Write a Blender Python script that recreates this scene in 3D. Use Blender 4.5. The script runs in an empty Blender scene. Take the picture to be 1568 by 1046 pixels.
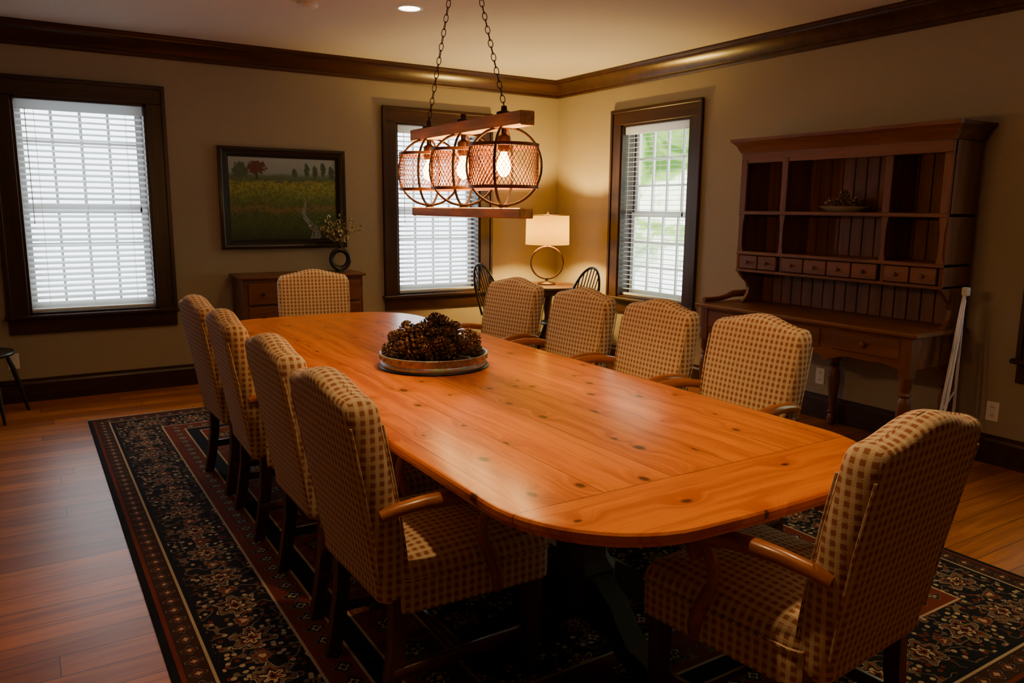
import bpy, math, random
from mathutils import Vector, Matrix
random.seed(7)
SC=bpy.context.scene
W=4.705; D=6.641; ZC=2.69; XL=-2.2; YF=-1.6
pi=math.pi
# ------------------------------------------------------------------ node helpers
class Mat:
    def __init__(s,name,world=False):
        if world:
            s.m=bpy.data.worlds.new(name); SC.world=s.m
        else: s.m=bpy.data.materials.new(name)
        s.m.use_nodes=True; s.t=s.m.node_tree; s.t.nodes.clear()
        s.out=s.t.nodes.new('ShaderNodeOutputWorld' if world else 'ShaderNodeOutputMaterial')
    def n(s,ty,ins=None,**pr):
        nd=s.t.nodes.new('ShaderNode'+ty)
        for k,v in pr.items(): setattr(nd,k,v)
        for k,v in (ins or {}).items():
            if isinstance(v,bpy.types.NodeSocket): s.t.links.new(v,nd.inputs[k])
            else:
                if isinstance(v,(tuple,list)) and len(v)==3 and nd.inputs[k].type=='RGBA': v=(*v,1)
                nd.inputs[k].default_value=v
        return nd
    def ma(s,op,a,b=0.0,c=0.0,clamp=False):
        nd=s.n('Math',{0:a,1:b,2:c},operation=op); nd.use_clamp=clamp; return nd.outputs[0]
    def mix(s,f,a,b,bt='MIX'):
        return s.n('Mix',{0:f,6:a,7:b},data_type='RGBA',blend_type=bt).outputs[2]
    def ss(s,x,a,b):
        return s.n('MapRange',{0:x,1:a,2:b,3:0.0,4:1.0},interpolation_type='SMOOTHSTEP').outputs[0]
    def ramp(s,f,stops,const=False):
        nd=s.n('ValToRGB',{0:f}); cr=nd.color_ramp
        if const: cr.interpolation='CONSTANT'
        while len(cr.elements)<len(stops): cr.elements.new(0.5)
        for e,(p,c) in zip(cr.elements,stops): e.position=p; e.color=(*c,1)
        return nd.outputs[0]
    def co(s,k='Object'): return s.n('TexCoord').outputs[k]
    def sep(s,v):
        o=s.n('SeparateXYZ',{0:v}).outputs; return o[0],o[1],o[2]
    def com(s,x,y,z=0.0): return s.n('CombineXYZ',{0:x,1:y,2:z}).outputs[0]
    def noise(s,v,sc,det=3.0,rough=.5,dist=0.0):
        return s.n('TexNoise',{'Vector':v,'Scale':sc,'Detail':det,'Roughness':rough,'Distortion':dist}).outputs[0]
    def pr(s,col,rough=.5,metal=0.0,bump=None,bs=.3,bd=.01,**kw):
        ins={'Base Color':col,'Roughness':rough,'Metallic':metal}; ins.update(kw)
        nd=s.n('BsdfPrincipled',ins)
        if bump is not None:
            b=s.n('Bump',{'Height':bump,'Strength':bs,'Distance':bd}); s.t.links.new(b.outputs[0],nd.inputs['Normal'])
        s.t.links.new(nd.outputs[0],s.out.inputs[0]); return s.m
    def fin(s,sh): s.t.links.new(sh,s.out.inputs[0]); return s.m
def plain(name,col,rough=.5,metal=0.0,ns=30,amt=.15,**kw):
    m=Mat(name); nz=m.noise(m.co(),ns)
    c=m.mix(nz,tuple(x*(1-amt) for x in col),tuple(min(1,x*(1+amt)) for x in col))
    return m.pr(c,rough,metal,**kw)
def wood(name,c1,c2,axis=0,rough=.35,sc=14,coat=0.0,bs=.05):
    m=Mat(name); x,y,z=m.sep(m.co()); k=[1.0,1.0,1.0]; k[axis]=.07
    v=m.com(m.ma('MULTIPLY',x,k[0]),m.ma('MULTIPLY',y,k[1]),m.ma('MULTIPLY',z,k[2]))
    nz=m.noise(v,sc,5,.6,.6); fi=m.noise(v,sc*6,2,.5)
    g=m.ma('ADD',m.ma('MULTIPLY',nz,.75),m.ma('MULTIPLY',fi,.25))
    c=m.mix(m.ss(g,.35,.65),c1,c2)
    return m.pr(c,rough,bump=g,bs=bs,bd=.004,**{'Coat Weight':coat,'Coat Roughness':.12})
# ------------------------------------------------------------------ mesh builder
class MB:
    def __init__(s): s.v=[];s.f=[];s.m=[];s.mats=[];s.X=Matrix()
    def mi(s,mat):
        if mat not in s.mats: s.mats.append(mat)
        return s.mats.index(mat)
    def add(s,vs,fs,mat,X=None):
        o=len(s.v); T=s.X@X if X is not None else s.X
        s.v+= [tuple(T@Vector(p)) for p in vs]; i=s.mi(mat)
        for f in fs: s.f.append([o+a for a in f]); s.m.append(i)
    def box(s,x0,x1,y0,y1,z0,z1,mat,X=None,b=0.0):
        if b<=0:
            vs=[(x,y,z) for z in(z0,z1) for y in(y0,y1) for x in(x0,x1)]
            fs=[(0,2,3,1),(4,5,7,6),(0,1,5,4),(2,6,7,3),(0,4,6,2),(1,3,7,5)]
            s.add(vs,fs,mat,X); return
        vs=[];fs=[]
        b=min(b,(x1-x0)/2.01,(y1-y0)/2.01,(z1-z0)/2.01)
        idx={}
        for sx in(0,1):
            for sy in(0,1):
                for sz in(0,1):
                    X_=(x0,x1)[sx];Y_=(y0,y1)[sy];Z_=(z0,z1)[sz]
                    dx=b*(1-2*sx);dy=b*(1-2*sy);dz=b*(1-2*sz)
                    for a,p in enumerate([(X_,Y_+dy,Z_+dz),(X_+dx,Y_,Z_+dz),(X_+dx,Y_+dy,Z_)]):
                        idx[(sx,sy,sz,a)]=len(vs);vs.append(p)
        g=lambda *k:idx[k]
        fs+=[[g(0,0,0,0),g(0,0,1,0),g(0,1,1,0),g(0,1,0,0)],[g(1,0,0,0),g(1,1,0,0),g(1,1,1,0),g(1,0,1,0)],
             [g(0,0,0,1),g(1,0,0,1),g(1,0,1,1),g(0,0,1,1)],[g(0,1,0,1),g(0,1,1,1),g(1,1,1,1),g(1,1,0,1)],
             [g(0,0,0,2),g(0,1,0,2),g(1,1,0,2),g(1,0,0,2)],[g(0,0,1,2),g(1,0,1,2),g(1,1,1,2),g(0,1,1,2)]]
        for i in(0,1):
            for j in(0,1):
                fs.append([g(i,j,0,0),g(i,j,1,0),g(i,j,1,1),g(i,j,0,1)])
                fs.append([g(i,0,j,0),g(i,1,j,0),g(i,1,j,2),g(i,0,j,2)])
                fs.append([g(0,i,j,1),g(1,i,j,1),g(1,i,j,2),g(0,i,j,2)])
                for k in(0,1): fs.append([g(i,j,k,0),g(i,j,k,1),g(i,j,k,2)])
        s.add(vs,fs,mat,X)
    def loft(s,loops,mat,X=None,cap0=True,cap1=True,closed=True):
        n=len(loops[0]); vs=[p for l in loops for p in l]; fs=[]
        for i in range(len(loops)-1):
            for j in range(n if closed else n-1):
                k=(j+1)%n; fs.append((i*n+j,i*n+k,(i+1)*n+k,(i+1)*n+j))
        if cap0: fs.append(tuple(range(n))[::-1])
        if cap1: fs.append(tuple((len(loops)-1)*n+j for j in range(n)))
        s.add(vs,fs,mat,X)
    def lathe(s,prof,mat,c=(0,0,0),n=20,X=None,cap=True):
        s.loft([[(c[0]+r*math.cos(2*pi*j/n),c[1]+r*math.sin(2*pi*j/n),c[2]+z) for j in range(n)] for r,z in prof],mat,X,cap,cap)
    def prism(s,pts,a,b,axis,mat,X=None):
        def P(p,w):
            if axis==0: return (w,p[0],p[1])
            if axis==1: return (p[0],w,p[1])
            return (p[0],p[1],w)
        s.loft([[P(p,a) for p in pts],[P(p,b) for p in pts]],mat,X)
    def tube(s,pts,r,mat,n=8,X=None,closed=False,flat=1.0,up=None):
        pts=[Vector(p) for p in pts]; N=len(pts)
        rs=r if isinstance(r,(list,tuple)) else [r]*N
        T=[]
        for i in range(N):
            if closed: t=pts[(i+1)%N]-pts[i-1]
            else: t=pts[min(i+1,N-1)]-pts[max(i-1,0)]
            T.append(t.normalized())
        u=Vector(up) if up else Vector((0,0,1))
        if abs(T[0].dot(u))>.95: u=Vector((1,0,0))
        nrm=(u-T[0]*u.dot(T[0])).normalized(); loops=[]
        for i in range(N):
            nrm=(nrm-T[i]*nrm.dot(T[i])).normalized(); bn=T[i].cross(nrm)
            loops.append([tuple(pts[i]+(nrm*math.cos(2*pi*j/n)+bn*math.sin(2*pi*j/n)*flat)*rs[i]) for j in range(n)])
        if closed: loops.append(loops[0]); s.loft(loops,mat,X,False,False)
        else: s.loft(loops,mat,X)
    def sph(s,c,r,mat,n=12,X=None,sz=1.0):
        k=max(4,n//2)
        s.lathe([(max(1e-4,r*math.sin(pi*i/k)),-r*sz*math.cos(pi*i/k)) for i in range(k+1)],mat,c,n,X)
    def obj(s,name,smooth=35,uv=False,loc=(0,0,0),rz=0.0):
        me=bpy.data.meshes.new(name); me.from_pydata(s.v,[],s.f)
        for m in s.mats: me.materials.append(m)
        me.polygons.foreach_set('material_index',s.m)
        import bmesh
        bm=bmesh.new(); bm.from_mesh(me); bmesh.ops.recalc_face_normals(bm,faces=bm.faces); bm.to_mesh(me); bm.free()
        if smooth:
            me.polygons.foreach_set('use_smooth',[True]*len(me.polygons)); me.set_sharp_from_angle(angle=math.radians(smooth))
        if uv:
            L=me.uv_layers.new(name='UVMap')
            for p in me.polygons:
                nx,ny,nz=[abs(a) for a in p.normal]
                for li in p.loop_indices:
                    c=me.vertices[me.loops[li].vertex_index].co
                    if nz>nx and nz>ny: q=(c.y,c.x)
                    elif nx>ny: q=(c.y,c.z)
                    else: q=(c.x,c.z)
                    L.data[li].uv=q
        me.update()
        o=bpy.data.objects.new(name,me); SC.collection.objects.link(o); o.location=loc; o.rotation_euler=(0,0,rz); return o
def dup(o,name,loc,rz):
    q=bpy.data.objects.new(name,o.data); SC.collection.objects.link(q); q.location=loc; q.rotation_euler=(0,0,rz); return q
def rrect(hx,hy,r,z,n=8,cx=0,cy=0,bow=0.0):
    out=[]
    for k,(sx,sy) in enumerate([(1,1),(-1,1),(-1,-1),(1,-1)]):
        for i in range(n+1):
            a=pi/2*(k+i/n); out.append([cx+sx*(hx-r)+r*math.cos(a),cy+sy*(hy-r)+r*math.sin(a),z])
    if bow:
        res=[]
        for i,p in enumerate(out):
            q=out[(i+1)%len(out)]; res.append(p)
            if abs(p[1]-q[1])<1e-6 and abs(p[0]-q[0])>.2:
                for t in range(1,12): res.append([p[0]+(q[0]-p[0])*t/12,p[1],z])
        for p in res: p[1]+= (1 if p[1]>cy else -1)*bow*(1-((p[0]-cx)/hx)**2)
        out=res
    return [tuple(p) for p in out]
# ------------------------------------------------------------------ materials
m_wall=Mat('wall_paint'); _n=m_wall.noise(m_wall.co(),60,4)
m_wall=m_wall.pr(m_wall.mix(_n,(.33,.275,.205),(.37,.305,.225)),.75,bump=_n,bs=.08,bd=.003)
m_ceil=plain('ceiling_paint',(.70,.64,.60),.8,amt=.03)
m_trim=wood('trim_dark_wood',(.028,.010,.005),(.055,.02,.009),0,.33)
m_trimz=wood('trim_dark_wood_v',(.028,.012,.007),(.05,.02,.011),2,.38)
m_crown=wood('crown_dark_wood',(.035,.011,.004),(.07,.022,.008),0,.28)
m_white=plain('white_paint',(.8,.8,.78),.4,amt=.02)
m_black=plain('black_paint',(.012,.012,.012),.35)
m_blind=Mat('blind_slat')
_d=m_blind.n('BsdfDiffuse',{'Color':(.84,.84,.82)}); _t=m_blind.n('BsdfTranslucent',{'Color':(.84,.87,.88)})
m_blind=m_blind.fin(m_blind.n('MixShader',{0:.5,1:_d.outputs[0],2:_t.outputs[0]}).outputs[0])
# floor
m=Mat('floor_planks'); x,y,z=m.sep(m.co())
row=m.ma('DIVIDE',y,.13); ri=m.ma('FLOOR',row); rf=m.ma('FRACT',row)
off=m.ma('MULTIPLY',m.n('TexWhiteNoise',{'W':ri},noise_dimensions='1D').outputs[0],3.0)
cx=m.ma('DIVIDE',m.ma('ADD',x,off),1.7); ci=m.ma('FLOOR',cx); cf=m.ma('FRACT',cx)
rnd=m.n('TexWhiteNoise',{'Vector':m.com(ri,ci)},noise_dimensions='2D').outputs[0]
v=m.com(m.ma('MULTIPLY',x,.08),y,m.ma('MULTIPLY',rnd,9.0)); g=m.noise(v,22,5,.6,.8)
c=m.mix(m.ss(g,.3,.7),(.33,.090,.006),(.60,.195,.018)); c=m.mix(m.ma('MULTIPLY',rnd,.7),c,(.18,.042,.004))
gap=m.ma('MAXIMUM',m.ma('LESS_THAN',rf,.025),m.ma('LESS_THAN',cf,.002)); c=m.mix(gap,c,(.02,.007,.003))
m_floor=m.pr(c,.40,bump=m.ma('SUBTRACT',m.ma('MULTIPLY',g,.2),gap),bs=.15,bd=.004,**{'Specular IOR Level':.4})
# table top
m=Mat('pine_tabletop'); x,y,z=m.sep(m.co())
end=m.ma('MAXIMUM',m.ma('LESS_THAN',y,1.44),m.ma('GREATER_THAN',y,4.67))
along=m.mix(end,m.com(y,y,y),m.com(x,x,x)); acr=m.mix(end,m.com(x,x,x),m.com(y,y,y))
al=m.sep(along)[0]; ac=m.sep(acr)[0]
bf=m.ma('DIVIDE',m.ma('SUBTRACT',x,.84),.23); bi=m.ma('MULTIPLY',m.ma('FLOOR',m.ma('ADD',bf,.5)),m.ma('SUBTRACT',1.0,end)); bfr=m.ma('FRACT',bf)
wob=m.noise(m.co(),3.0,2)
vk=m.com(m.ma('MULTIPLY',ac,6.5),m.ma('ADD',m.ma('MULTIPLY',al,4.2),m.ma('MULTIPLY',bi,7.3)))
vo=m.n('TexVoronoi',{'Vector':vk,'Scale':1.0,'Randomness':1.0},voronoi_dimensions='2D'); kd=vo.outputs['Distance']
rr=m.sep(vo.outputs['Color'])[0]; has=m.ma('GREATER_THAN',rr,.40)
ks=m.ma('ADD',.03,m.ma('MULTIPLY',m.sep(vo.outputs['Color'])[1],.08))
kn=m.ma('MULTIPLY',m.ma('SUBTRACT',1.0,m.ss(m.ma('DIVIDE',kd,ks),.5,1.3)),has)
kr=m.ma('MULTIPLY',m.ma('SUBTRACT',1.0,m.ss(kd,.0,.42)),has)
v=m.com(m.ma('ADD',m.ma('ADD',ac,m.ma('MULTIPLY',wob,.05)),m.ma('MULTIPLY',kr,.05)),m.ma('MULTIPLY',al,.05),m.ma('MULTIPLY',bi,3.1))
g=m.noise(v,26,5,.65,.5); g2=m.noise(m.com(ac,m.ma('MULTIPLY',al,.12),bi),4,2)
c=m.mix(m.ss(g,.38,.64),(.84,.245,.002),(.50,.105,.001)); c=m.mix(m.ma('MULTIPLY',g2,.5),c,(.70,.175,.001))
c=m.mix(m.ma('MULTIPLY',kr,.35),c,(.38,.070,.001)); c=m.mix(m.ma('MULTIPLY',kn,.95),c,(.08,.018,.003))
seam=m.ma('MULTIPLY',m.ma('LESS_THAN',m.ma('ABSOLUTE',m.ma('SUBTRACT',bfr,.5)),.007),m.ma('SUBTRACT',1.0,end))
for yy in (1.44,3.10,4.67): seam=m.ma('MAXIMUM',seam,m.ma('LESS_THAN',m.ma('ABSOLUTE',m.ma('SUBTRACT',y,yy)),.0018))
c=m.mix(m.ma('MULTIPLY',seam,.75),c,(.12,.022,.002))
m_top=m.pr(c,.28,bump=m.ma('SUBTRACT',m.ma('MULTIPLY',g,.3),seam),bs=.12,bd=.003,**{'Specular IOR Level':.33})
m_base=plain('painted_pedestal',(.060,.074,.070),.4)
# fabric
m=Mat('gingham_fabric'); uv=m.co('UV'); u,v_,_=m.sep(uv)
def st(a): 
    f=m.ma('FRACT',m.ma('DIVIDE',a,.0245)); return m.ma('SUBTRACT',1.0,m.ss(m.ma('ABSOLUTE',m.ma('SUBTRACT',f,.5)),.22,.32))
su,sv=st(u),st(v_); s_=m.ma('ADD',m.ma('MULTIPLY',su,.38),m.ma('MULTIPLY',sv,.15)); s_=m.ma('ADD',s_,m.ma('MULTIPLY',m.ma('MULTIPLY',su,sv),.47),clamp=True)
wv=m.noise(uv,400,2); big=m.noise(m.co(),9,2)
c=m.mix(s_,(.70,.54,.34),(.29,.088,.034)); c=m.mix(m.ma('MULTIPLY',wv,.22),c,(.36,.22,.12))
m_fab=m.pr(c,.9,bump=m.ma('ADD',wv,m.ma('MULTIPLY',big,3.0)),bs=.35,bd=.006,**{'Sheen Weight':.05})
m_leg=wood('chair_leg_wood',(.07,.02,.008),(.12,.038,.014),2,.35)
m_arm=wood('chair_arm_wood',(.26,.075,.010),(.42,.13,.018),0,.3,coat=.2)
# rug
m=Mat('oriental_rug'); x,y,z=m.sep(m.co()); ax=m.ma('ABSOLUTE',x); ay=m.ma('ABSOLUTE',y)
HX,HY=1.51,2.40
ex=m.ma('SUBTRACT',HX,ax); ey=m.ma('SUBTRACT',HY,ay)
d=m.ma('MINIMUM',ex,ey); isx=m.ma('LESS_THAN',ex,ey)
alo=m.ma('ADD',m.ma('MULTIPLY',isx,ay),m.ma('MULTIPLY',m.ma('SUBTRACT',1.0,isx),ax))
NV,RU,CR,TP,BR=(.008,.009,.015),(.17,.030,.014),(.50,.38,.24),(.18,.12,.08),(.05,.02,.014)
jit=m.ma('MULTIPLY',m.ma('SUBTRACT',m.noise(m.com(ax,ay),45,3),.5),.38)
def flower(a,b_,s,npet,stops,half=True,ro=0.0):
    bb=m.ma('DIVIDE',b_,s); aa=m.ma('DIVIDE',a,s)
    if half: aa=m.ma('ADD',aa,m.ma('MULTIPLY',m.ma('MODULO',m.ma('FLOOR',bb),2.0),.5))
    fa=m.ma('SUBTRACT',m.ma('FRACT',aa),.5); fb=m.ma('SUBTRACT',m.ma('FRACT',bb),.5)
    r=m.ma('SQRT',m.ma('ADD',m.ma('MULTIPLY',fa,fa),m.ma('MULTIPLY',fb,fb)))
    th=m.ma('ARCTAN2',fb,fa)
    pe=m.ma('ADD',.8,m.ma('MULTIPLY',m.ma('COSINE',m.ma('ADD',m.ma('MULTIPLY',th,float(npet)),ro)),.2))
    q=m.ma('ADD',m.ma('DIVIDE',r,pe),m.ma('MULTIPLY',jit,.6))
    return m.ramp(q,stops,True), m.ma('LESS_THAN',q,stops[-1][0])
def over(c,fl): return m.mix(fl[1],c,fl[0])
vine=m.ma('LESS_THAN',m.ma('ABSOLUTE',m.ma('SUBTRACT',m.noise(m.com(ax,ay),12,1),.5)),.016)
leaf=m.n('TexVoronoi',{'Vector':m.com(ax,ay),'Scale':34.0,'Randomness':.85},voronoi_dimensions='2D')
lf=m.ma('MULTIPLY',m.ma('LESS_THAN',m.ma('ADD',leaf.outputs['Distance'],jit),.30),m.ma('GREATER_THAN',m.sep(leaf.outputs['Color'])[0],.35))
lcol=m.mix(m.ma('GREATER_THAN',m.sep(leaf.outputs['Color'])[1],.55),RU,TP); lcol=m.mix(m.ma('GREATER_THAN',m.sep(leaf.outputs['Color'])[2],.62),lcol,CR)
bgc=m.mix(vine,NV,TP); bgc=m.mix(lf,bgc,lcol)
field=over(bgc,flower(m.ma('ADD',ax,.08),m.ma('ADD',ay,.05),.22,8,[(0,RU),(.06,CR),(.12,RU),(.20,NV),(.235,CR),(.28,RU),(.33,NV),(.36,NV)]))
field=over(field,flower(m.ma('ADD',ax,.19),m.ma('ADD',ay,.16),.22,4,[(0,NV),(.04,CR),(.08,RU),(.13,NV),(.15,NV)]))
dbord=m.ma('SUBTRACT',d,.145)
bord=over(bgc,flower(alo,dbord,.255,6,[(0,NV),(.04,RU),(.09,CR),(.14,NV),(.19,RU),(.22,TP),(.27,NV),(.29,CR),(.315,NV),(.34,NV)],False))
bord=over(bord,flower(m.ma('ADD',alo,.1275),dbord,.255,3,[(0,CR),(.05,RU),(.11,TP),(.15,NV),(.17,NV)],False,1.0))
small=over(m.mix(0.0,BR,BR),flower(alo,m.ma('SUBTRACT',d,.04),.075,4,[(0,CR),(.14,RU),(.26,NV),(.33,TP),(.40,NV),(.44,NV)],False))
small2=over(m.mix(0.0,RU,RU),flower(alo,m.ma('SUBTRACT',d,.43),.09,4,[(0,NV),(.12,CR),(.22,NV),(.36,TP),(.42,TP)],False))
ring=over(m.mix(vine,RU,TP),flower(alo,m.ma('SUBTRACT',d,.61),.19,6,[(0,CR),(.07,NV),(.15,CR),(.20,NV),(.27,TP),(.31,NV),(.35,NV)],False))
def band(a,b): return m.ma('MULTIPLY',m.ma('GREATER_THAN',d,a),m.ma('LESS_THAN',d,b))
c=field
for a,b,col in [(.145,.40,bord),(.61,.80,ring),(0,.025,NV),(.025,.04,RU),(.04,.115,small),(.115,.125,CR),(.125,.145,NV),(.40,.41,CR),(.41,.43,RU),(.43,.52,small2),(.52,.53,CR),(.53,.60,NV),(.60,.61,CR),(.80,.81,CR)]:
    c=m.mix(band(a,b),c,col)
pile=m.noise(m.co(),220,2); c=m.mix(m.ma('MULTIPLY',pile,.35),c,(.02,.014,.011))
m_rug=m.pr(c,.95,bump=pile,bs=.4,bd=.004,**{'Specular IOR Level':.15})
m_fringe=plain('rug_fringe',(.5,.42,.3),.9)
# ------------------------------------------------------------------ room shell
def wallpanels(b,u0,u1,holes,mk):
    hs=sorted(holes); cur=u0
    for a,c_,z0,z1 in hs:
        mk(cur,a,0,ZC); mk(a,c_,0,z0); mk(a,c_,z1,ZC); cur=c_
    mk(cur,u1,0,ZC)
WZ0,WZ1=.645,2.195
Wb=[(.01,.877),(2.922,3.79)]; Wr=[(1.115,1.982),(4.755,5.622)]
b=MB(); wallpanels(b,XL-.2,W+.2,[(a,c_,WZ0,WZ1) for a,c_ in Wb],lambda a,c_,z0,z1:b.box(a,c_,D,D+.2,z0,z1,m_wall)); b.obj('wall_back',0)
b=MB(); wallpanels(b,YF-.2,D,[(a,c_,WZ0,WZ1) for a,c_ in Wr],lambda a,c_,z0,z1:b.box(W,W+.2,a,c_,z0,z1,m_wall)); b.obj('wall_right',0)
b=MB(); b.box(XL-.2,XL,YF-.2,D,0,ZC,m_wall); b.obj('wall_left',0)
b=MB(); b.box(XL,W,YF-.2,YF,0,ZC,m_wall); b.obj('wall_front',0)
b=MB(); b.box(XL-.2,W+.2,YF-.2,D+.2,-.1,0,m_floor); b.obj('floor',0)
b=MB(); b.box(XL-.2,W+.2,YF-.2,D+.2,ZC,ZC+.1,m_ceil); b.obj('ceiling',0)
prof=[(0,ZC-.156),(.012,ZC-.156),(.018,ZC-.145),(.018,ZC-.128),(.026,ZC-.122),(.034,ZC-.105),(.055,ZC-.075),(.082,ZC-.048),(.098,ZC-.04),(.102,ZC-.028),(.112,ZC-.024),(.118,ZC-.012),(.118,ZC)]
b=MB(); e=.001
loops=[[(XL+e+p,YF+e+p,z),(W-e-p,YF+e+p,z),(W-e-p,D-e-p,z),(XL+e+p,D-e-p,z)] for p,z in prof]
b.loft(loops,m_crown,None,False,False); b.obj('trim_1',25)
bp=[(0,0),(.018,0),(.018,.135),(.010,.15),(.008,.168),(0,.172)]
def base(name,X,L):
    b=MB(); b.prism(bp,0,L,0,m_trim,X) ; o=b.obj(name,20); return o
base('baseboard_back',Matrix.Translation((W,D,0))@Matrix.Rotation(pi,4,'Z'),W-XL)
base('baseboard_right',Matrix.Translation((W,YF,0))@Matrix.Rotation(pi/2,4,'Z'),D-YF)
base('baseboard_left',Matrix.Translation((XL,D,0))@Matrix.Rotation(-pi/2,4,'Z'),D-YF)
base('baseboard_front',Matrix.Translation((XL,YF,0)),W-XL)
# windows (local: x along wall centred, y outward, z up; wall inner face y=0)
def window(name,loc,rz,tilt):
    b=MB(); h=.4335; cw=.137; o=.003
    zt,zb=2.331,.504
    for s in(-1,1):
        x0,x1=(h,h+cw) if s>0 else (-h-cw,-h)
        b.box(x0,x1,-.024,-o,WZ0-.02,WZ1+.001,m_trimz,b=.004)
        bx=(h+cw-.03,h+cw) if s>0 else (-h-cw,-h-cw+.03)
        b.box(*bx,-.036,-.02,WZ0-.02,zt,m_trimz,b=.004)
        b.box(*((h-.018,h+.0) if s>0 else (-h,-h+.018)),-.01,.19,WZ0,WZ1,m_trimz)
    b.box(-h-cw+.002,h+cw-.002,-.025,-o,WZ1,zt-.002,m_trim,b=.004)
    b.box(-h-cw,h+cw,-.038,-.02,zt-.03,zt,m_trim,b=.005)
    b.box(-h,h,-.01,.19,WZ1-.018,WZ1,m_trim)
    b.box(-h-cw-.02,h+cw+.02,-.062,.0-o,WZ0-.03,WZ0-.002,m_trim,b=.008)
    b.box(-h,h,-.01,.19,WZ0-.0,WZ0+.012,m_trim)
    b.box(-h-cw+.005,h+cw-.005,-.022,-o,zb,WZ0-.03,m_trim,b=.004)
    zm=1.40; i=.018
    for (z0,z1,y) in [(WZ0+.012,zm+.02,.125),(zm-.02,WZ1-.018,.155)]:
        t=.042
        b.box(-h+i,-h+i+t,y,y+.028,z0,z1,m_white); b.box(h-i-t,h-i,y,y+.028,z0,z1,m_white)
        b.box(-h+i+t,h-i-t,y,y+.028,z0,z0+t+.01,m_white); b.box(-h+i+t,h-i-t,y,y+.028,z1-t,z1,m_white)
        for k in(1,2,3):
            xx=-h+i+t+(2*h-2*i-2*t)*k/4; b.box(xx-.009,xx+.009,y+.003,y+.024,z0+t,z1-t,m_white)
        for k in(1,2):
            zz=z0+t+(z1-z0-2*t)*k/3; b.box(-h+i+t,h-i-t,y+.005,y+.022,zz-.009,zz+.009,m_white)
    bh=h-.024
    b.box(-bh,bh,.01,.065,WZ1-.085,WZ1-.02,m_blind,b=.004)
    z=WZ1-.115; k=0
    while z>WZ0+.05:
        X=Matrix.Translation((0,.048,z))@Matrix.Rotation(tilt,4,'X')
        a=.024
        b.add([(-bh,-a,-.001),(bh,-a,-.001),(bh,0,.003),(-bh,0,.003),(bh,a,-.001),(-bh,a,-.001)],[(0,1,2,3),(3,2,4,5)],m_blind,X)
        z-=.0425
    b.box(-bh,bh,.03,.066,WZ0+.016,WZ0+.036,m_white,b=.004)
    for xx in(-bh*.72,0,bh*.72):
        for yy in(.022,.074): b.box(xx-.001,xx+.001,yy,yy+.001,WZ0+.03,WZ1-.08,m_white)
    b.tube([(bh-.05,.008,WZ1-.08),(bh-.05,.006,1.42)],.0015,m_white,5); b.lathe([(.002,.02),(.008,.0),(.006,-.02),(.001,-.022)],m_trim,(bh-.05,.006,1.41),8)
    b.tube([(-bh+.06,.008,WZ1-.08),(-bh+.06,.004,1.30)],.003,m_white,5)
    return b.obj(name,30,loc=loc,rz=rz)
window('window_1',((Wb[0][0]+Wb[0][1])/2,D,0),0,math.radians(24))
window('window_2',((Wb[1][0]+Wb[1][1])/2,D,0),0,math.radians(20))
window('window_3',(W,(Wr[1][0]+Wr[1][1])/2,0),-pi/2,math.radians(3))
window('window_4',(W,(Wr[0][0]+Wr[0][1])/2,0),-pi/2,math.radians(30))
def outlet(loc,rz,name):
    b=MB(); b.box(-.036,.036,-.006,0,-.058,.058,m_white,b=.003)
    for s in(-1,1):
        b.lathe([(.014,0),(.014,.002)],m_white,(0,0,0),12,Matrix.Translation((0,-.006,s*.026))@Matrix.Rotation(pi/2,4,'X'))
        for q in(-1,1): b.box(q*.005-.001,q*.005+.001,-.0095,-.008,s*.026-.004,s*.026+.006,m_black)
    b.obj(name,30,loc=loc,rz=rz)
outlet((-.12,D,.31),0,'wall_outlet'); outlet((W,2.22,.31),-pi/2,'wall_outlet.001'); outlet((W,3.38,.30),-pi/2,'wall_outlet.002')
# ------------------------------------------------------------------ rug
RC=(1.79,3.40)
b=MB(); b.box(-HX,HX,-HY,HY,.001,.010,m_rug,b=.003)
for s in(-1,1):
    k=0; xx=-HX+.004
    while xx<HX-.004:
        j=random.uniform(-.006,.006); L=random.uniform(.045,.06)
        y0,y1=(HY-.002,HY+L) if s>0 else (-HY-L,-HY+.002)
        b.add([(xx,y0+0,.004),(xx+.004,y0,.004),(xx+.004+j,y1,.003),(xx+j,y1,.003)],[(0,1,2,3)],m_fringe); xx+=.0085
b.obj('area_rug',0,loc=(RC[0],RC[1],0))
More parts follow.
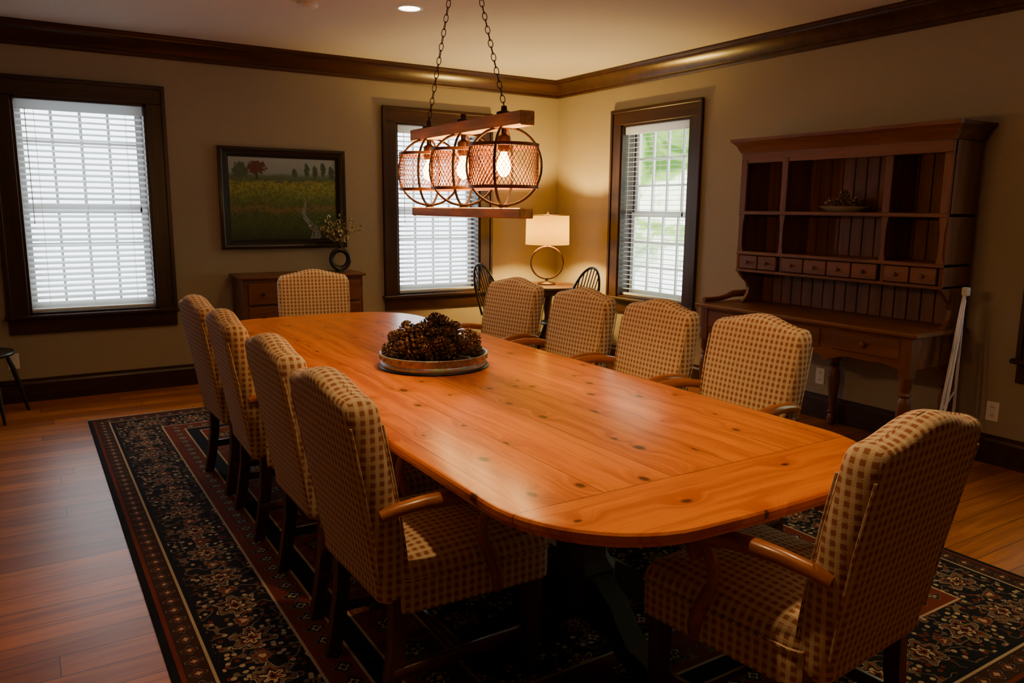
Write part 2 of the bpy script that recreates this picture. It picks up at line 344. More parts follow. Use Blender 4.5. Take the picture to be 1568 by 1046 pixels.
# ------------------------------------------------------------------ table
b=MB(); cx,cy,hx,hy=1.535,3.055,.637,1.855
tl=[]
for dz,ins in [(.706,.022),(.712,.010),(.722,.006),(.728,.0),(.742,.0),(.748,.004),(.750,.012)]:
    tl.append(rrect(hx-ins,hy-ins,.34-ins,dz,12,cx,cy,.045))
b.loft(tl,m_top)
m_apr=wood('table_apron',(.22,.06,.012),(.34,.10,.02),1,.4)
b.loft([rrect(hx-.30,hy-.42,.10,.635,8,cx,cy,0),rrect(hx-.30,hy-.42,.10,.707,8,cx,cy,0)],m_apr)
for yy in(1.98,4.13):
    b.box(cx-.30,cx+.30,yy-.05,yy+.05,.60,.64,m_base,b=.008)
    b.box(cx-.10,cx+.10,yy-.10,yy+.10,.55,.60,m_base,b=.01)
    def oc(h_,z): 
        c_=h_*.6; return [(cx+sx_,yy+sy_,z) for sx_,sy_ in [(h_,-c_),(h_,c_),(c_,h_),(-c_,h_),(-h_,c_),(-h_,-c_),(-c_,-h_),(c_,-h_)]]
    b.loft([oc(h_,z) for h_,z in [(.09,.14),(.10,.15),(.10,.26),(.085,.28),(.075,.30),(.073,.46),(.085,.50),(.095,.52),(.095,.56)]],m_base)
    for k in range(4):
        a=k*pi/2
        X=Matrix.Translation((cx,yy,.012))@Matrix.Rotation(a,4,'Z')
        L=.44 if k%2==0 else .40
        pts=[(.04,.24),(.12,.235),(.2,.19),(L*.65,.12),(L-.1,.085),(L-.03,.075),(L,.055),(L,0),(L-.09,0),(L-.12,.025),(L*.6,.035),(.2,.07),(.04,.08)]
        b.prism(pts,-.04,.04,1,m_base,X)
b.box(cx-.03,cx+.03,2.05,4.06,.20,.27,m_base,b=.01)
b.obj('dining_table',30)
# ------------------------------------------------------------------ dining chair
def chair_mesh():
    b=MB()
    def ztop(y): 
        t=abs(y)/.255
        return .955+.040*(.5+.5*math.cos(pi*min(1,t/.8))) - (.035*max(0,(t-.8)/.2)**2)
    loops=[]; z0=.36
    vs=[(0,.55),(.01,.85),(.03,1)]+[(i/12,1) for i in range(1,12)]+[(.955,.97),(.975,.88),(.99,.68),(.998,.4),(1.001,.15),(1.002,.0)]
    for v,sh in vs:
        loop=[]; hw=(.229+.02*min(1,v*1.5))-(1-sh)*.035; ht=.048*sh+.002
        if v<.12: ht*=.9
        rc=min(.040,ht*.95)
        base_=rrect(ht,hw,rc,0,5)
        res=[]
        for i,p in enumerate(base_):
            q=base_[(i+1)%len(base_)]; res.append(p)
            if abs(p[1]-q[1])>.1:
                for t in range(1,14): res.append((p[0]+(q[0]-p[0])*t/14,p[1]+(q[1]-p[1])*t/14,0))
        for x,y,_ in res:
            z=z0+v*(ztop(y)-z0)
            lean=-.02-.095*max(0,(z-.42)/.55)**1.2
            bul=(1-(y/.26)**2)*math.sin(pi*min(1,max(0,v)))*.014
            loop.append((x+lean+(bul if x>0 else -bul*.4),y,z))
        loops.append(loop)
    b.loft(loops,m_fab)
    for xs in(.044,-.044):
        P=[]
        for k in range(15):
            v=.12+.80*k/14; z=z0+v*(ztop(.25)-z0); hw=(.229+.02*min(1,v*1.5)); P.append((xs-.02-.095*max(0,(z-.42)/.55)**1.2,hw-.008,z))
        for s in(-1,1): b.tube([(p[0],s*p[1],p[2]) for p in P],.0035,m_fab,5)
    loops=[]
    def seatloop(ins,z,cr=0):
        out=[]
        for x,y,_ in rrect(.255-ins,.26-ins,max(.02,.05-ins),0,5):
            f=(x+.255)/.51; out.append((x+.235,y*(.93+.10*f),z))
        return out
    for ins,z in [(.012,.325),(.002,.33),(0,.35),(0,.415),(.003,.425),(.0,.432),(.004,.452),(.018,.470),(.05,.484),(.10,.494),(.17,.501),(.23,.503)]:
        loops.append(seatloop(ins,z))
    b.loft(loops,m_fab)
    b.tube([(p[0],p[1],.427) for p in seatloop(-.002,0)],.005,m_fab,6,closed=True)
    for s in(-1,1):
        b.loft([[(.435+a*w,s*.225+c_*w,z) for a,c_ in((1,-1),(1,1),(-1,1),(-1,-1))] for w,z in((.017,0),(.021,.15),(.024,.335))],m_leg)
        pl=[(-.05,0),(-.03,.1),(-.012,.22),(-.005,.36),(-.015,.45)]
        b.loft([[(x+a*.022,s*.210+c_*.019,z) for a,c_ in((1,-1),(1,1),(-1,1),(-1,-1))] for x,z in pl],m_leg)
        b.box(-.03,.43,s*.220-.011,s*.220+.011,.13,.165,m_leg,b=.003)
        yb,yf=s*.242,s*.280
        P=[(-.065,yb,.632),(-.02,yb+s*.012,.645),(.05,yb+s*.028,.657),(.12,yf,.660),(.19,yf+s*.003,.652),(.24,yf,.637),(.275,yf,.615),(.287,yf,.588),(.277,yf,.565)]
        b.tube(P,[.017,.019,.020,.022,.024,.026,.025,.022,.015],m_arm,10,flat=1.15)
        Q=[(.255,yf,.625),(.228,yf-s*.003,.565),(.232,yf-s*.008,.51),(.265,yf-s*.015,.45),(.29,yf-s*.02,.38),(.295,yf-s*.03,.335)]
        b.tube(Q,[.017,.015,.015,.018,.020,.018],m_arm,8)
    b.box(.18,.21,-.21,.21,.135,.16,m_leg,b=.003)
    return b
ch=chair_mesh().obj('dining_chair',50,uv=True,loc=(.805,2.07,.011),rz=math.radians(1))
sp=[(.83,2.74,0),(.83,3.50,-2),(.83,4.13,2),
    (2.59,2.25,181),(2.60,2.89,179),(2.60,3.52,182),(2.60,4.24,188),
    (1.72,5.34,-103),(1.69,1.06,95)]
for i,(x,y,a) in enumerate(sp): dup(ch,'dining_chair.%03d'%(i+1),(x,y,.011),math.radians(a))
# ------------------------------------------------------------------ tray + pine cones
m_galv=Mat('galvanized_steel'); _n=m_galv.n('TexVoronoi',{'Vector':m_galv.co(),'Scale':60.0}).outputs['Color']
m_galv=m_galv.pr(m_galv.mix(.25,(.36,.36,.36),_n,'OVERLAY'),.5,.75)
TC=(1.525,3.08)
b=MB(); b.lathe([(.225,.751),(.232,.753),(.238,.765),(.236,.775),(.232,.78),(.24,.808),(.244,.812),(.240,.815),(.232,.812),(.224,.78),(.222,.762),(.001,.760)],m_galv,(*TC,0),56)
b.lathe([(.226,.7505),(.240,.751),(.246,.756),(.240,.762)],m_black,(*TC,0),56,cap=False)
for k in range(28):
    a=2*pi*k/28; b.sph((TC[0]+.2395*math.cos(a),TC[1]+.2395*math.sin(a),.795),.005,m_galv,8)
b.obj('galvanized_tray',40)
m=Mat('pine_cone_scales'); nz=m.noise(m.co(),75,3)
m_cone=m.pr(m.ramp(nz,[(.32,(.018,.007,.004)),(.48,(.11,.045,.022)),(.62,(.42,.26,.16)),(.75,(.62,.45,.32))]),.65)
def conepts():
    vs=[];fs=[]
    N=64
    for i in range(N):
        t=(i+.5)/N; a=i*2.39996; h=-.5+t; R=.47*math.sin(pi*min(1,(t*.86+.14)))**.7*(1-.35*t)+.03
        el=-.25+1.2*t; ca,sa=math.cos(a),math.sin(a)
        w=.115*(1-.45*t)
        out=Vector((ca*math.cos(el),sa*math.cos(el),math.sin(el))); side=Vector((-sa,ca,0)); up=out.cross(side)*-1
        o=Vector((ca*.06,sa*.06,h*.95)); L=R
        p=[o-side*w*.3,o+side*w*.3,o+out*L*.8+side*w,o+out*L-up*.02,o+out*L*.8-side*w,o+out*L*.85+up*.07]
        k=len(vs); vs+=[tuple(q) for q in p]; fs+=[(k,k+1,k+5),(k+1,k+2,k+5),(k+2,k+3,k+5),(k+3,k+4,k+5),(k+4,k,k+5),(k,k+4,k+3,k+2,k+1)]
    return vs,fs
CV,CF=conepts()
b=MB(); placed=[]; tries=0
while len(placed)<40 and tries<9000:
    tries+=1
    r=.19*math.sqrt(random.random()); a=random.random()*2*pi; lay=random.random()**.7
    z=.805+lay*.135*(1-(r/.24)**2)
    p=Vector((TC[0]+r*math.cos(a),TC[1]+r*math.sin(a),z))
    if all((p-q).length>.056 for q in placed): placed.append(p)
for p in placed:
    s=random.uniform(.088,.115); R=Matrix.Rotation(random.uniform(0,6.28),4,'Z')@Matrix.Rotation(random.uniform(-1.3,1.3),4,'X')@Matrix.Rotation(random.uniform(0,6),4,'Z')
    q=p.copy(); q.z=max(q.z,.766+s*.45)
    b.add(CV,CF,m_cone,Matrix.Translation(q)@R@Matrix.Scale(s,4))
b.obj('pine_cone_pile',0)
# ------------------------------------------------------------------ chandelier
m_bronze=plain('bronze_metal',(.075,.038,.02),.4,.8)
m_copper=plain('copper_mesh',(.30,.10,.04),.45,.6)
m_beam=wood('weathered_beam',(.30,.17,.055),(.60,.38,.14),1,.6,20,bs=.3)
m=Mat('bulb_glass'); em=m.n('Emission',{'Color':(1,.55,.12),'Strength':90.0}); tr=m.n('BsdfTransparent')
m_bulb=m.fin(m.n('MixShader',{0:.35,1:tr.outputs[0],2:em.outputs[0]}).outputs[0])
CX=1.53; b=MB()
b.box(CX-.03,CX+.03,2.34,3.25,1.735,1.785,m_beam,b=.004)
b.box(CX-.03,CX+.03,2.34,3.24,1.412,1.450,m_beam,b=.004)
bulbs=[]
for yc in(2.50,2.81,3.12):
    zc=1.60
    for ang in(pi/4,-pi/4,):
        pts=[]
        for k in range(40):
            t=2*pi*k/40; rr_=.142*math.cos(t); pts.append((CX+rr_*math.cos(ang),yc+rr_*math.sin(ang),zc+.142*math.sin(t)))
        b.tube(pts,.005,m_bronze,6,closed=True)
    R=.128; h0,h1=zc-.075,zc+.075
    for hz in(h0,h1): b.lathe([(R-.001,hz-.006),(R+.003,hz-.006),(R+.003,hz+.006),(R-.001,hz+.006),(R-.001,hz-.006)],m_copper,(CX,yc,0),36,cap=False)
    n=52; rows=12; dh=(h1-h0)/rows
    for i in range(n):
        for sgn in(1,-1):
            pts=[]
            for k in range(rows+1):
                a=2*pi*i/n+sgn*k*(pi/n); pts.append((CX+R*math.cos(a),yc+R*math.sin(a),h0+dh*k))
            b.tube(pts,.0013,m_copper,3)
    b.lathe([(.010,.0),(.010,-.02),(.024,-.03),(.024,-.075),(.018,-.085)],m_bronze,(CX,yc,1.737),14)
    b.lathe([(.012,.0),(.014,-.012),(.025,-.038),(.028,-.056),(.022,-.076),(.010,-.088),(.002,-.090)],m_bulb,(CX,yc,1.652),16)
    b.lathe([(.02,0),(.02,.004)],m_bronze,(CX,yc,1.450),12)
    b.tube([(CX+.032,yc,1.735),(CX+.034,yc,1.76),(CX+.032,yc,1.79)],.004,m_bronze,6)
    b.lathe([(.028,0),(.028,.008),(.012,.014),(.010,.03)],m_bronze,(CX,yc,1.785),14)
    bulbs.append((CX,yc,1.602))
def link(p,t,roll):
    t=t.normalized(); s=t.orthogonal().normalized(); s=Matrix.Rotation(roll,3,t)@s
    pts=[p+t*(.017*math.sin(a))+s*(.0085*math.cos(a)) for a in [2*pi*k/14 for k in range(14)]]
    b.tube(pts,.0018,m_bronze,5,closed=True)
for y0,y1 in((2.50,2.775),(3.12,2.845)):
    A=Vector((CX,y0,1.815)); B=Vector((CX,y1,2.46)); L=(B-A).length; n=int(L/.0275)
    for k in range(n+1): link(A+(B-A)*k/n,B-A,(k%2)*pi/2)
b.tube([(CX,2.76,2.465),(CX,2.86,2.465)],.006,m_bronze,6); b.tube([(CX,2.81,2.465),(CX,2.81,ZC-.02)],.006,m_bronze,8)
b.lathe([(.02,-.05),(.045,-.04),(.065,-.015),(.065,0)],m_bronze,(CX,2.81,ZC),24)
b.obj('pendant_chandelier',35)
def light(name,ty,loc,en,col,**k):
    l=bpy.data.lights.new(name,ty); l.energy=en; l.color=col
    for a,v in k.items(): setattr(l,a,v)
    o=bpy.data.objects.new(name,l); o.location=loc; SC.collection.objects.link(o); return o
for i,p in enumerate(bulbs): light('chandelier_bulb_light','POINT',p,18,(1,.58,.20),shadow_soft_size=.02)
# ------------------------------------------------------------------ recessed lights
m=Mat('recessed_lens'); m_lens=m.fin(m.n('Emission',{'Color':(1,.80,.55),'Strength':14.0}).outputs[0])
for i,(x,y) in enumerate([(2.20,4.75),(.75,4.75),(.75,1.55),(2.20,1.45),(-.9,3.1)]):
    b=MB(); b.lathe([(.088,-.001),(.088,-.006),(.070,-.008),(.066,-.002)],m_white,(x,y,ZC),28,cap=False)
    b.lathe([(.067,-.003),(.001,-.0035)],m_lens,(x,y,ZC),28,cap=False)
    b.obj('recessed_light' if i==0 else 'recessed_light.%03d'%i,30)
    light('recessed_spot','SPOT',(x,y,ZC-.02),[44,20,66,60,14][i],(1,.64,.27),spot_size=math.radians([112,112,92,98,100][i]),spot_blend=.7,shadow_soft_size=.04)
b=MB(); b.lathe([(.065,0),(.065,-.02),(.05,-.034),(.001,-.036)],m_white,(1.62,4.98,ZC),28); b.obj('smoke_detector',30)
# ------------------------------------------------------------------ lamp table + lamp
m_side=wood('side_table_wood',(.07,.028,.013),(.12,.05,.022),0,.35)
LT=(4.15,5.98); b=MB()
b.lathe([(.32,.712),(.335,.716),(.34,.728),(.335,.74),(.001,.7405)],m_side,(*LT,0),40)
b.lathe([(.30,.67),(.30,.713)],m_side,(*LT,0),40)
b.lathe([(.03,.16),(.045,.2),(.05,.28),(.03,.36),(.022,.45),(.04,.55),(.05,.62),(.07,.672)],m_side,(*LT,0),20)
for k in range(3):
    X=Matrix.Translation((*LT,0))@Matrix.Rotation(k*2*pi/3+.4,4,'Z')
    b.tube([(.02,0,.24),(.10,0,.20),(.18,0,.10),(.26,0,.03),(.30,0,.022)],[.026,.024,.022,.02,.022],m_side,8,X)
b.obj('round_side_table',35)
b=MB(); LP=(4.17,6.02)
b.lathe([(.085,.7405),(.085,.752),(.075,.758),(.03,.77),(.014,.775),(.012,.80)],m_bronze,(*LP,0),24)
rt=Vector((.846,-.533,0))
pts=[Vector((LP[0],LP[1],.945))+rt*(.150*math.cos(a))+Vector((0,0,.150*math.sin(a))) for a in [2*pi*k/48 for k in range(48)]]
b.tube(pts,.009,m_bronze,8,closed=True)
b.lathe([(.008,1.09),(.008,1.15),(.016,1.155),(.016,1.20)],m_bronze,(*LP,0),12)
m=Mat('lamp_shade_linen'); d_=m.n('BsdfDiffuse',{'Color':(.78,.50,.08)}); t_=m.n('BsdfTranslucent',{'Color':(.85,.50,.02)})
m_shade=m.fin(m.n('MixShader',{0:.06,1:d_.outputs[0],2:t_.outputs[0]}).outputs[0])
b.lathe([(.205,1.115),(.200,1.385)],m_shade,(*LP,0),48,cap=False)
b.tube([Vector((LP[0],LP[1],1.385))+Vector((.2*math.cos(a),.2*math.sin(a),0)) for a in [2*pi*k/48 for k in range(48)]],.003,m_bronze,5,closed=True)
for k in range(3):
    a=k*2*pi/3; b.tube([(LP[0],LP[1],1.375),(LP[0]+.2*math.cos(a),LP[1]+.2*math.sin(a),1.38)],.002,m_bronze,5)
b.tube([(LP[0]+.03,LP[1],1.19),(LP[0]+.045,LP[1],1.28),(LP[0],LP[1],1.375)],.0018,m_bronze,5)
b.lathe([(.004,1.37),(.010,1.395),(.012,1.41),(.005,1.43)],m_bronze,(*LP,0),10)
b.lathe([(.012,1.20),(.016,1.21),(.030,1.25),(.028,1.28),(.01,1.30)],m_bulb,(*LP,0),14)
b.obj('table_lamp',35)
light('table_lamp_light','POINT',(LP[0],LP[1],1.255),170,(1,.66,.17),shadow_soft_size=.035)
# ------------------------------------------------------------------ windsor chairs
def windsor():
    b=MB()
    b.loft([[(.20*math.cos(a)*(k) ,.215*math.sin(a)*(k)*(1.0+.06*math.cos(a)),z) for a in [2*pi*j/28 for j in range(28)]] for k,z in((.88,.425),(.98,.432),(1,.445),(.97,.455),(.7,.450),(.3,.446))],m_black)
    for sx in(-1,1):
        for sy in(-1,1):
            b.tube([(sx*.11,sy*.12,.43),(sx*.14,sy*.15,.30),(sx*.165,sy*.175,.16),(sx*.19,sy*.2,.0)],[.012,.018,.015,.010],m_black,8)
    for sy in(-1,1): b.tube([(-.16,sy*.168,.19),(0,sy*.168,.19),(.16,sy*.168,.19)],[.008,.013,.008],m_black,7)
    b.tube([(0,-.168,.19),(0,.168,.19)],.009,m_black,7)
    bow=[]
    for k in range(25):
        t=pi*k/24; y=.20*math.cos(t); z=.45+.50*math.sin(t)**.75; bow.append((-.15-.17*(z-.45)/.5,y,z))
    b.tube(bow,.011,m_black,8)
    for k in range(-4,5):
        y=k*.04; yy=y*.85
        t=math.acos(max(-1,min(1,y/.20))); zt=.45+.50*math.sin(t)**.75
        b.tube([(-.15,yy,.45),(-.15-.17*(zt-.45)/.5,y,zt)],.005,m_black,6)
    return b
wc=windsor().obj('windsor_chair',40,loc=(3.80,6.12,0),rz=math.radians(5))
dup(wc,'windsor_chair.001',(4.06,5.58,0),math.radians(100))
dup(wc,'windsor_chair.002',(-.30,6.24,0),math.radians(-20))
# ------------------------------------------------------------------ sideboard
m_sb=wood('sideboard_wood',(.10,.028,.010),(.16,.05,.018),0,.35)
m_sbd=wood('sideboard_drawer',(.12,.032,.010),(.19,.058,.018),0,.33)
b=MB(); x0,x1,y0,y1=1.44,2.42,6.22,6.615
b.box(x0,x1,y0,y1,.08,.875,m_sb,b=.003); b.box(x0-.025,x1+.025,y0-.03,y1+.003,.875,.90,m_sb,b=.008)
b.box(x0-.01,x1+.01,y0-.012,y1,.0,.09,m_sb,b=.006)
for c_ in range(2):
    for r_ in range(4):
        a0=x0+.03+c_*.475; z0=.12+r_*.185
        b.box(a0,a0+.445,y0-.014,y0+.01,z0,z0+.165,m_sbd,b=.005)
        for q in(.11,.335): b.lathe([(.006,0),(.006,.012),(.014,.018),(.012,.026),(.001,.028)],m_bronze,(0,0,0),10,Matrix.Translation((a0+q,y0-.014,z0+.083))@Matrix.Rotation(pi/2,4,'X'))
b.obj('sideboard',30)
# vase
b=MB(); VX,VY=2.29,6.40
m_ves=plain('vase_glaze',(.03,.026,.022),.3)
rt2=Vector((.95,-.3,0))
pts=[Vector((VX,VY,1.005))+rt2*(.072*math.cos(a))+Vector((0,0,.078*math.sin(a))) for a in [2*pi*k/36 for k in range(36)]]
b.tube(pts,.021,m_ves,10,closed=True,flat=1.3); b.lathe([(.045,.9005),(.045,.91),(.03,.918),(.025,.93)],m_ves,(VX,VY,0),20); b.lathe([(.02,1.085),(.022,1.11),(.028,1.12),(.02,1.12)],m_ves,(VX,VY,0),16)
m_lf=plain('dried_leaves',(.26,.23,.09),.7,amt=.4); m_fl=plain('cream_blossom',(.80,.72,.50),.7); m_st=plain('stem',(.10,.08,.04),.7)
for k in range(40):
    a=random.random()*2*pi; L=random.uniform(.18,.36); sp_=random.uniform(.15,.9)
    P=[]
    for t in range(6):
        q=t/5; P.append(Vector((VX+math.cos(a)*sp_*L*q**1.3*1.0-.03*q,VY+math.sin(a)*sp_*L*q*.4,1.10+L*q*(1-sp_*.62*q))))
    b.tube(P,.0018,m_st,4)
    for t in range(20):
        q=random.uniform(.3,1)*5; i=min(4,int(q)); p=P[i].lerp(P[i+1],q-i)+Vector([random.uniform(-.014,.014) for _ in range(3)])
        R=Matrix.Translation(p)@Matrix.Rotation(random.uniform(0,6),4,'Z')@Matrix.Rotation(random.uniform(-1.5,1.5),4,'X')
        s=random.uniform(.010,.020); b.add([(0,-s,0),(s*.5,0,.003),(0,s,0),(-s*.5,0,.003)],[(0,1,2,3)],m_lf if random.random()<.5 else m_fl,R)
b.obj('vase_with_dried_branches',40)
# ------------------------------------------------------------------ painting
m=Mat('landscape_canvas'); x,y,z=m.sep(m.co())
u=m.ma('DIVIDE',m.ma('ADD',x,.445),.89); v=m.ma('DIVIDE',m.ma('ADD',z,.33),.66)
w=m.noise(m.co(),7,4); w2=m.noise(m.com(x,0,m.ma('MULTIPLY',z,3.0)),18,4)
hor_=m.ss(v,.70,.78)
amp=m.ma('SUBTRACT',1.0,m.ma('MULTIPLY',hor_,.8))
vv=m.ma('ADD',v,m.ma('MULTIPLY',m.ma('MULTIPLY',m.ma('SUBTRACT',w,.5),.22),amp))
vv=m.ma('ADD',vv,m.ma('MULTIPLY',m.ma('MULTIPLY',m.ma('SUBTRACT',w2,.5),.12),amp))
c=m.ramp(vv,[(0,(.02,.04,.015)),(.16,(.05,.10,.03)),(.30,(.07,.12,.035)),(.38,(.20,.15,.06)),(.44,(.09,.14,.035)),(.54,(.17,.23,.055)),(.62,(.25,.29,.07)),(.70,(.29,.30,.08)),(.735,(.09,.14,.06)),(.78,(.10,.16,.12)),(.82,(.26,.34,.38)),(1,(.34,.41,.46))])
fn=m.noise(m.co(),45,4); c=m.mix(m.ma('MULTIPLY',m.ma('SUBTRACT',1.0,hor_),m.ma('MULTIPLY',m.ss(fn,.45,.6),.45)),c,(.03,.055,.015))
def blob(cu,cv,ru,rv,col,c):
    du=m.ma('DIVIDE',m.ma('SUBTRACT',u,cu),ru); dv=m.ma('DIVIDE',m.ma('SUBTRACT',v,cv),rv)
    q=m.ma('ADD',m.ma('ADD',m.ma('MULTIPLY',du,du),m.ma('MULTIPLY',dv,dv)),m.ma('MULTIPLY',m.ma('SUBTRACT',m.noise(m.co(),40,4),.5),2.2))
    return m.mix(m.ma('SUBTRACT',1.0,m.ss(q,.6,1.1)),c,col)
c=blob(.10,.84,.07,.11,(.07,.12,.08),c)
c=blob(.25,.79,.012,.06,(.06,.035,.025),c); c=blob(.25,.88,.10,.085,(.11,.035,.03),c)
c=blob(.60,.82,.03,.06,(.07,.11,.06),c)
for cu,cv_ in((.72,.86),(.80,.84),(.88,.88),(.96,.84)): c=blob(cu,cv_,.028,.09,(.05,.085,.05),c)
ck=m.ma('ABSOLUTE',m.ma('SUBTRACT',u,m.ma('ADD',.66,m.ma('ADD',m.ma('MULTIPLY',m.ma('SINE',m.ma('MULTIPLY',v,16.0)),.03),m.ma('MULTIPLY',m.ma('SUBTRACT',.5,v),.25)))))
cm=m.ma('MULTIPLY',m.ma('MULTIPLY',m.ma('LESS_THAN',ck,m.ma('MULTIPLY',m.ma('SUBTRACT',.55,v),.09)),m.ss(fn,.38,.48)),.8); c=m.mix(cm,c,(.24,.28,.34))
m_can=m.pr(c,.5)
b=MB(); fw=.075; hw_,hh=.525,.412
fpr=[(0,0),(0,-.035),(.02,-.04),(.04,-.03),(.06,-.026),(.068,-.016),(.078,-.014),(.08,-.004)]
b.loft([[(-hw_+p,q,-hh+p),(hw_-p,q,-hh+p),(hw_-p,q,hh-p),(-hw_+p,q,hh-p)] for p,q in fpr],plain('picture_frame_wood',(.014,.008,.006),.3),None,False,False)
b.box(-.448,.448,-.006,-.002,-.334,.334,m_can); b.obj('framed_landscape_painting',20,loc=(1.905,D-.002,1.505))
# ------------------------------------------------------------------ hutch
m_h=wood('hutch_wood',(.12,.036,.008),(.21,.068,.015),2,.42)
m_hy=wood('hutch_wood_h',(.13,.038,.008),(.22,.070,.015),1,.42)
b=MB(); XB=4.683; XF=4.40; ya,yb=2.42,3.93; dv=[2.80,3.55]
yy=ya+.01
while yy<yb-.02:
    b.box(XB-.018,XB-.002,yy,min(yy+.082,yb-.01),.78,1.86,m_h,b=.004); yy+=.087
for yv in(ya,yb):
    a0,a1=(yv,yv+.024) if yv==ya else (yv-.024,yv)
    pts=[(XB,.78),(XB,1.86),(XF,1.86),(XF,1.03),(XF+.012,1.0),(XF+.05,.965),(XF+.10,.93),(XF+.12,.89),(XF+.115,.85),(XF+.09,.815),(XF+.06,.79),(XF+.06,.78)]
    b.prism([(p[0],p[1]) for p in pts],a0,a1,1,m_h)
for yv in dv:
    b.box(XF+.01,XB-.018,yv-.011,yv+.011,1.03,1.86,m_h)
for yv,w_ in((ya+.027,.027),(dv[0],.024),(dv[1],.024),(yb-.027,.027)):
    b.box(XF-.008,XF+.012,yv-w_,yv+w_,1.44,1.80,m_h,b=.003)
    b.prism([(yv-w_,1.14),(yv-w_*.5,1.2),(yv-w_*.5,1.34),(yv-w_,1.43),(yv+w_,1.43),(yv+w_*.5,1.34),(yv+w_*.5,1.2),(yv+w_,1.14)],XF-.006,XF+.012,0,m_h)
b.box(XF-.012,XB-.018,ya,yb,1.418,1.443,m_hy,b=.004)
b.box(XF-.012,XB-.018,ya,yb,1.135,1.158,m_hy,b=.004); b.box(XF-.012,XB-.018,ya,yb,1.012,1.032,m_hy,b=.004)
b.box(XF-.004,XF+.014,ya,yb,1.775,1.86,m_hy); b.box(XF,XB,ya,yb,1.845,1.865,m_hy)
dr=[(ya+.03,dv[0]-.02,2),(dv[0]+.02,dv[1]-.02,4),(dv[1]+.02,yb-.03,2)]
for a0,a1,n in dr:
    for k in range(n):
        p0=a0+(a1-a0)*k/n+.004; p1=a0+(a1-a0)*(k+1)/n-.004
        b.box(XF-.012,XF+.02,p0,p1,1.037,1.130,m_hy,b=.004)
        b.lathe([(.006,0),(.006,.01),(.014,.017),(.012,.025),(.001,.027)],m_h,(0,0,0),10,Matrix.Translation((XF-.012,(p0+p1)/2,1.083))@Matrix.Rotation(-pi/2,4,'Y'))
def crown(a0,a1,off,z0=1.845):
    pr=[(0,0),(.010,0),(.014,.012),(.020,.02),(.030,.045),(.050,.068),(.062,.076),(.066,.096),(.0,.096)]
    loops=[[(XB,a0-p,z0+q),(XF-off-p,a0-p,z0+q),(XF-off-p,a1+p,z0+q),(XB,a1+p,z0+q)] for p,q in pr]
    b.loft(loops,m_hy,None,True,False)
crown(ya,yb,.0); crown(ya,dv[0]+.02,.03)
b.box(XF-.03,XF,ya,dv[0]+.02,1.775,1.85,m_hy,b=.003)
dx0,da,db=4.135,2.39,4.07
b.box(dx0,XB,da,db,.752,.780,m_hy,b=.008)
b.tube([(4.20,db-.03,.80),(4.35,db-.03,.80),(4.42,db-.03,.81),(4.50,db-.03,.83),(XB-.03,db-.03,.83)],[.018,.018,.020,.026,.026],m_hy,8)
fx=dx0+.045
bay=[(2.45,2.98),(2.98,3.50),(3.50,4.01)]
bot=[]
for a0,a1 in bay:
    for k in range(13):
        t=k/12; z=.535+.055*max(0,math.sin(pi*t))**.6*(1.0-.25*math.cos(pi*2*t)**2)
        if k in(0,12): z=.535
        bot.append((a0+(a1-a0)*t,z))
b.prism([(da+.06,.752)]+bot+[(db-.06,.752)],fx,fx+.02,0,m_hy)
for yv in(da+.05,db-.07): b.box(fx,XB-.02,yv,yv+.02,.56,.752,m_hy)
for a0,a1 in bay:
    b.box(fx-.010,fx+.01,a0+.045,a1-.045,.615,.735,m_hy,b=.005)
    b.lathe([(.008,0),(.008,.012),(.019,.022),(.016,.033),(.001,.036)],m_h,(0,0,0),12,Matrix.Translation((fx-.010,(a0+a1)/2,.675))@Matrix.Rotation(-pi/2,4,'Y'))
lp=[(.020,0),(.028,.01),(.030,.05),(.018,.075),(.030,.09),(.018,.105),(.022,.15),(.034,.25),(.040,.32),(.036,.37),(.022,.40),(.036,.415),(.022,.43),(.034,.455),(.036,.52)]
for lx,ly in[(fx+.02,da+.07),(fx+.02,db-.07),(XB-.05,da+.07),(XB-.05,db-.07),(XB-.05,3.22)]:
    b.lathe(lp,m_h,(lx,ly,0),18); b.box(lx-.034,lx+.034,ly-.034,ly+.034,.515,.752,m_h,b=.003)
b.obj('hutch_desk',30)
b=MB(); c0=(4.51,3.16,1.4435)
b.loft([[(c0[0]+.10*k*math.cos(a),c0[1]+.19*k*math.sin(a),c0[2]+z) for a in [2*pi*j/28 for j in range(28)]] for k,z in((.5,.001),(.6,.004),(.9,.028),(1.0,.036),(.96,.036),(.6,.012),(.1,.010))],plain('pale_dish',(.40,.33,.24),.4))
for q in(-.09,-.03,.03,.09): b.add(CV,CF,m_cone,Matrix.Translation((c0[0]+random.uniform(-.02,.02),c0[1]+q,c0[2]+.058))@Matrix.Rotation(q*20,4,'Z')@Matrix.Rotation(1.2,4,'X')@Matrix.Scale(.085,4))
b.add(CV,CF,m_cone,Matrix.Translation((c0[0],c0[1]+.01,c0[2]+.10))@Matrix.Scale(.085,4))
b.obj('dish_with_pine_cones',30)
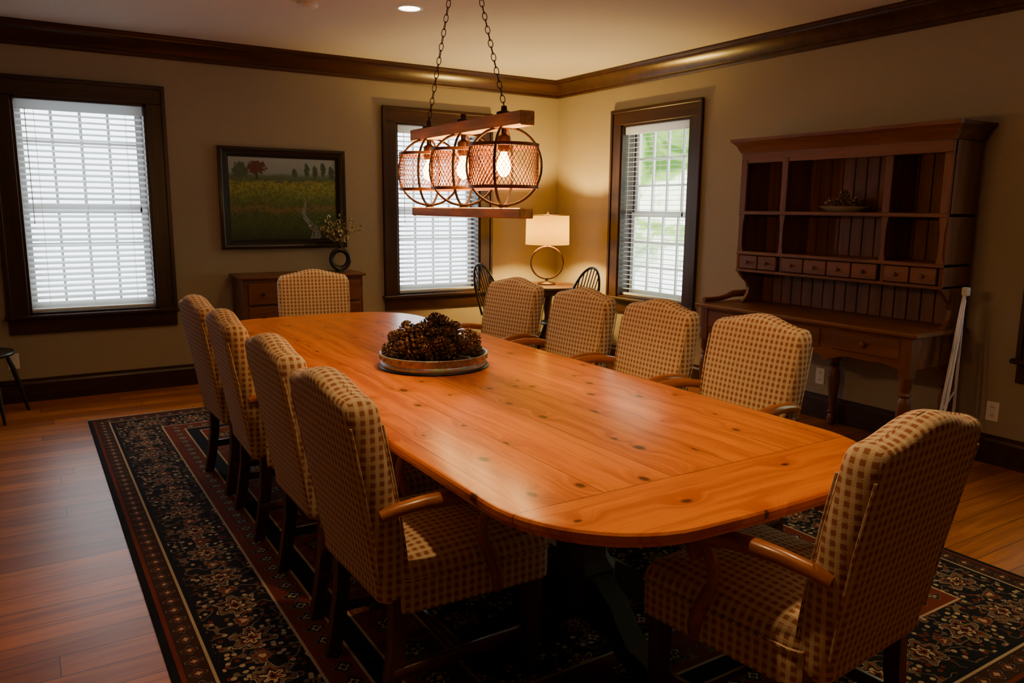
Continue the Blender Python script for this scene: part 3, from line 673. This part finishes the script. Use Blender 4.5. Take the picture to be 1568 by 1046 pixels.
# folded easel against wall
b=MB(); yq=2.355; xo=-.075
b.tube([(4.60+xo,yq,1.02),(4.50+xo,yq-.01,.55),(4.40+xo,yq-.015,.008)],.009,m_white,10)
b.tube([(4.60+xo,yq+.0,1.00),(4.60+xo,yq-.005,.5),(4.62+xo,yq-.005,.008)],.008,m_white,10)
b.tube([(4.57+xo,yq-.02,.96),(4.45+xo,yq-.045,.40),(4.36+xo,yq-.05,.008)],.008,m_white,10)
b.box(4.585+xo,4.615+xo,yq-.025,yq+.015,.98,1.03,m_white,b=.006)
b.tube([(4.49+xo,yq-.01,.34),(4.60+xo,yq,.42)],.006,m_white,8)
b.obj('folded_easel',35)
# ------------------------------------------------------------------ world
w=Mat('daylight',True); dx,dy,dz=w.sep(w.co('Generated'))
nz=w.noise(w.co('Generated'),16,5,.6,.6)
sky=w.mix(w.ss(dz,-.35,.25),(.66,.76,.84),(.86,.94,1.0))
fol=w.ramp(nz,[(.36,(.05,.12,.02)),(.47,(.24,.40,.08)),(.54,(.85,.95,.65)),(1,(1,1,1))])
low=w.ramp(nz,[(.40,(.35,.40,.35)),(.5,(.85,.9,.95)),(1,(.9,.95,1))])
fol=w.mix(w.ss(dz,-.12,-.02),low,fol)
c=w.mix(w.ss(dx,.52,.60),sky,fol)
bg=w.n('Background',{'Color':c,'Strength':6.5}); w.fin(bg.outputs[0])
# ------------------------------------------------------------------ camera
f,p,th,ro=1188.4439,.1705,.5618,.0095
cam=bpy.data.cameras.new('camera'); cam.lens=36*f/1568; cam.sensor_width=36; cam.clip_start=.02
co=bpy.data.objects.new('camera',cam); SC.collection.objects.link(co)
hf=Vector((math.sin(th),math.cos(th),0)); rg=Vector((math.cos(th),-math.sin(th),0)); up0=Vector((0,0,1))
fw_=hf*math.cos(p)-up0*math.sin(p); u_=hf*math.sin(p)+up0*math.cos(p)
R_=rg*math.cos(ro)+u_*math.sin(ro); U_=-rg*math.sin(ro)+u_*math.cos(ro)
M_=Matrix((R_,U_,-fw_)).transposed().to_4x4(); M_.translation=Vector((0,0,1.45)); co.matrix_world=M_
SC.camera=co
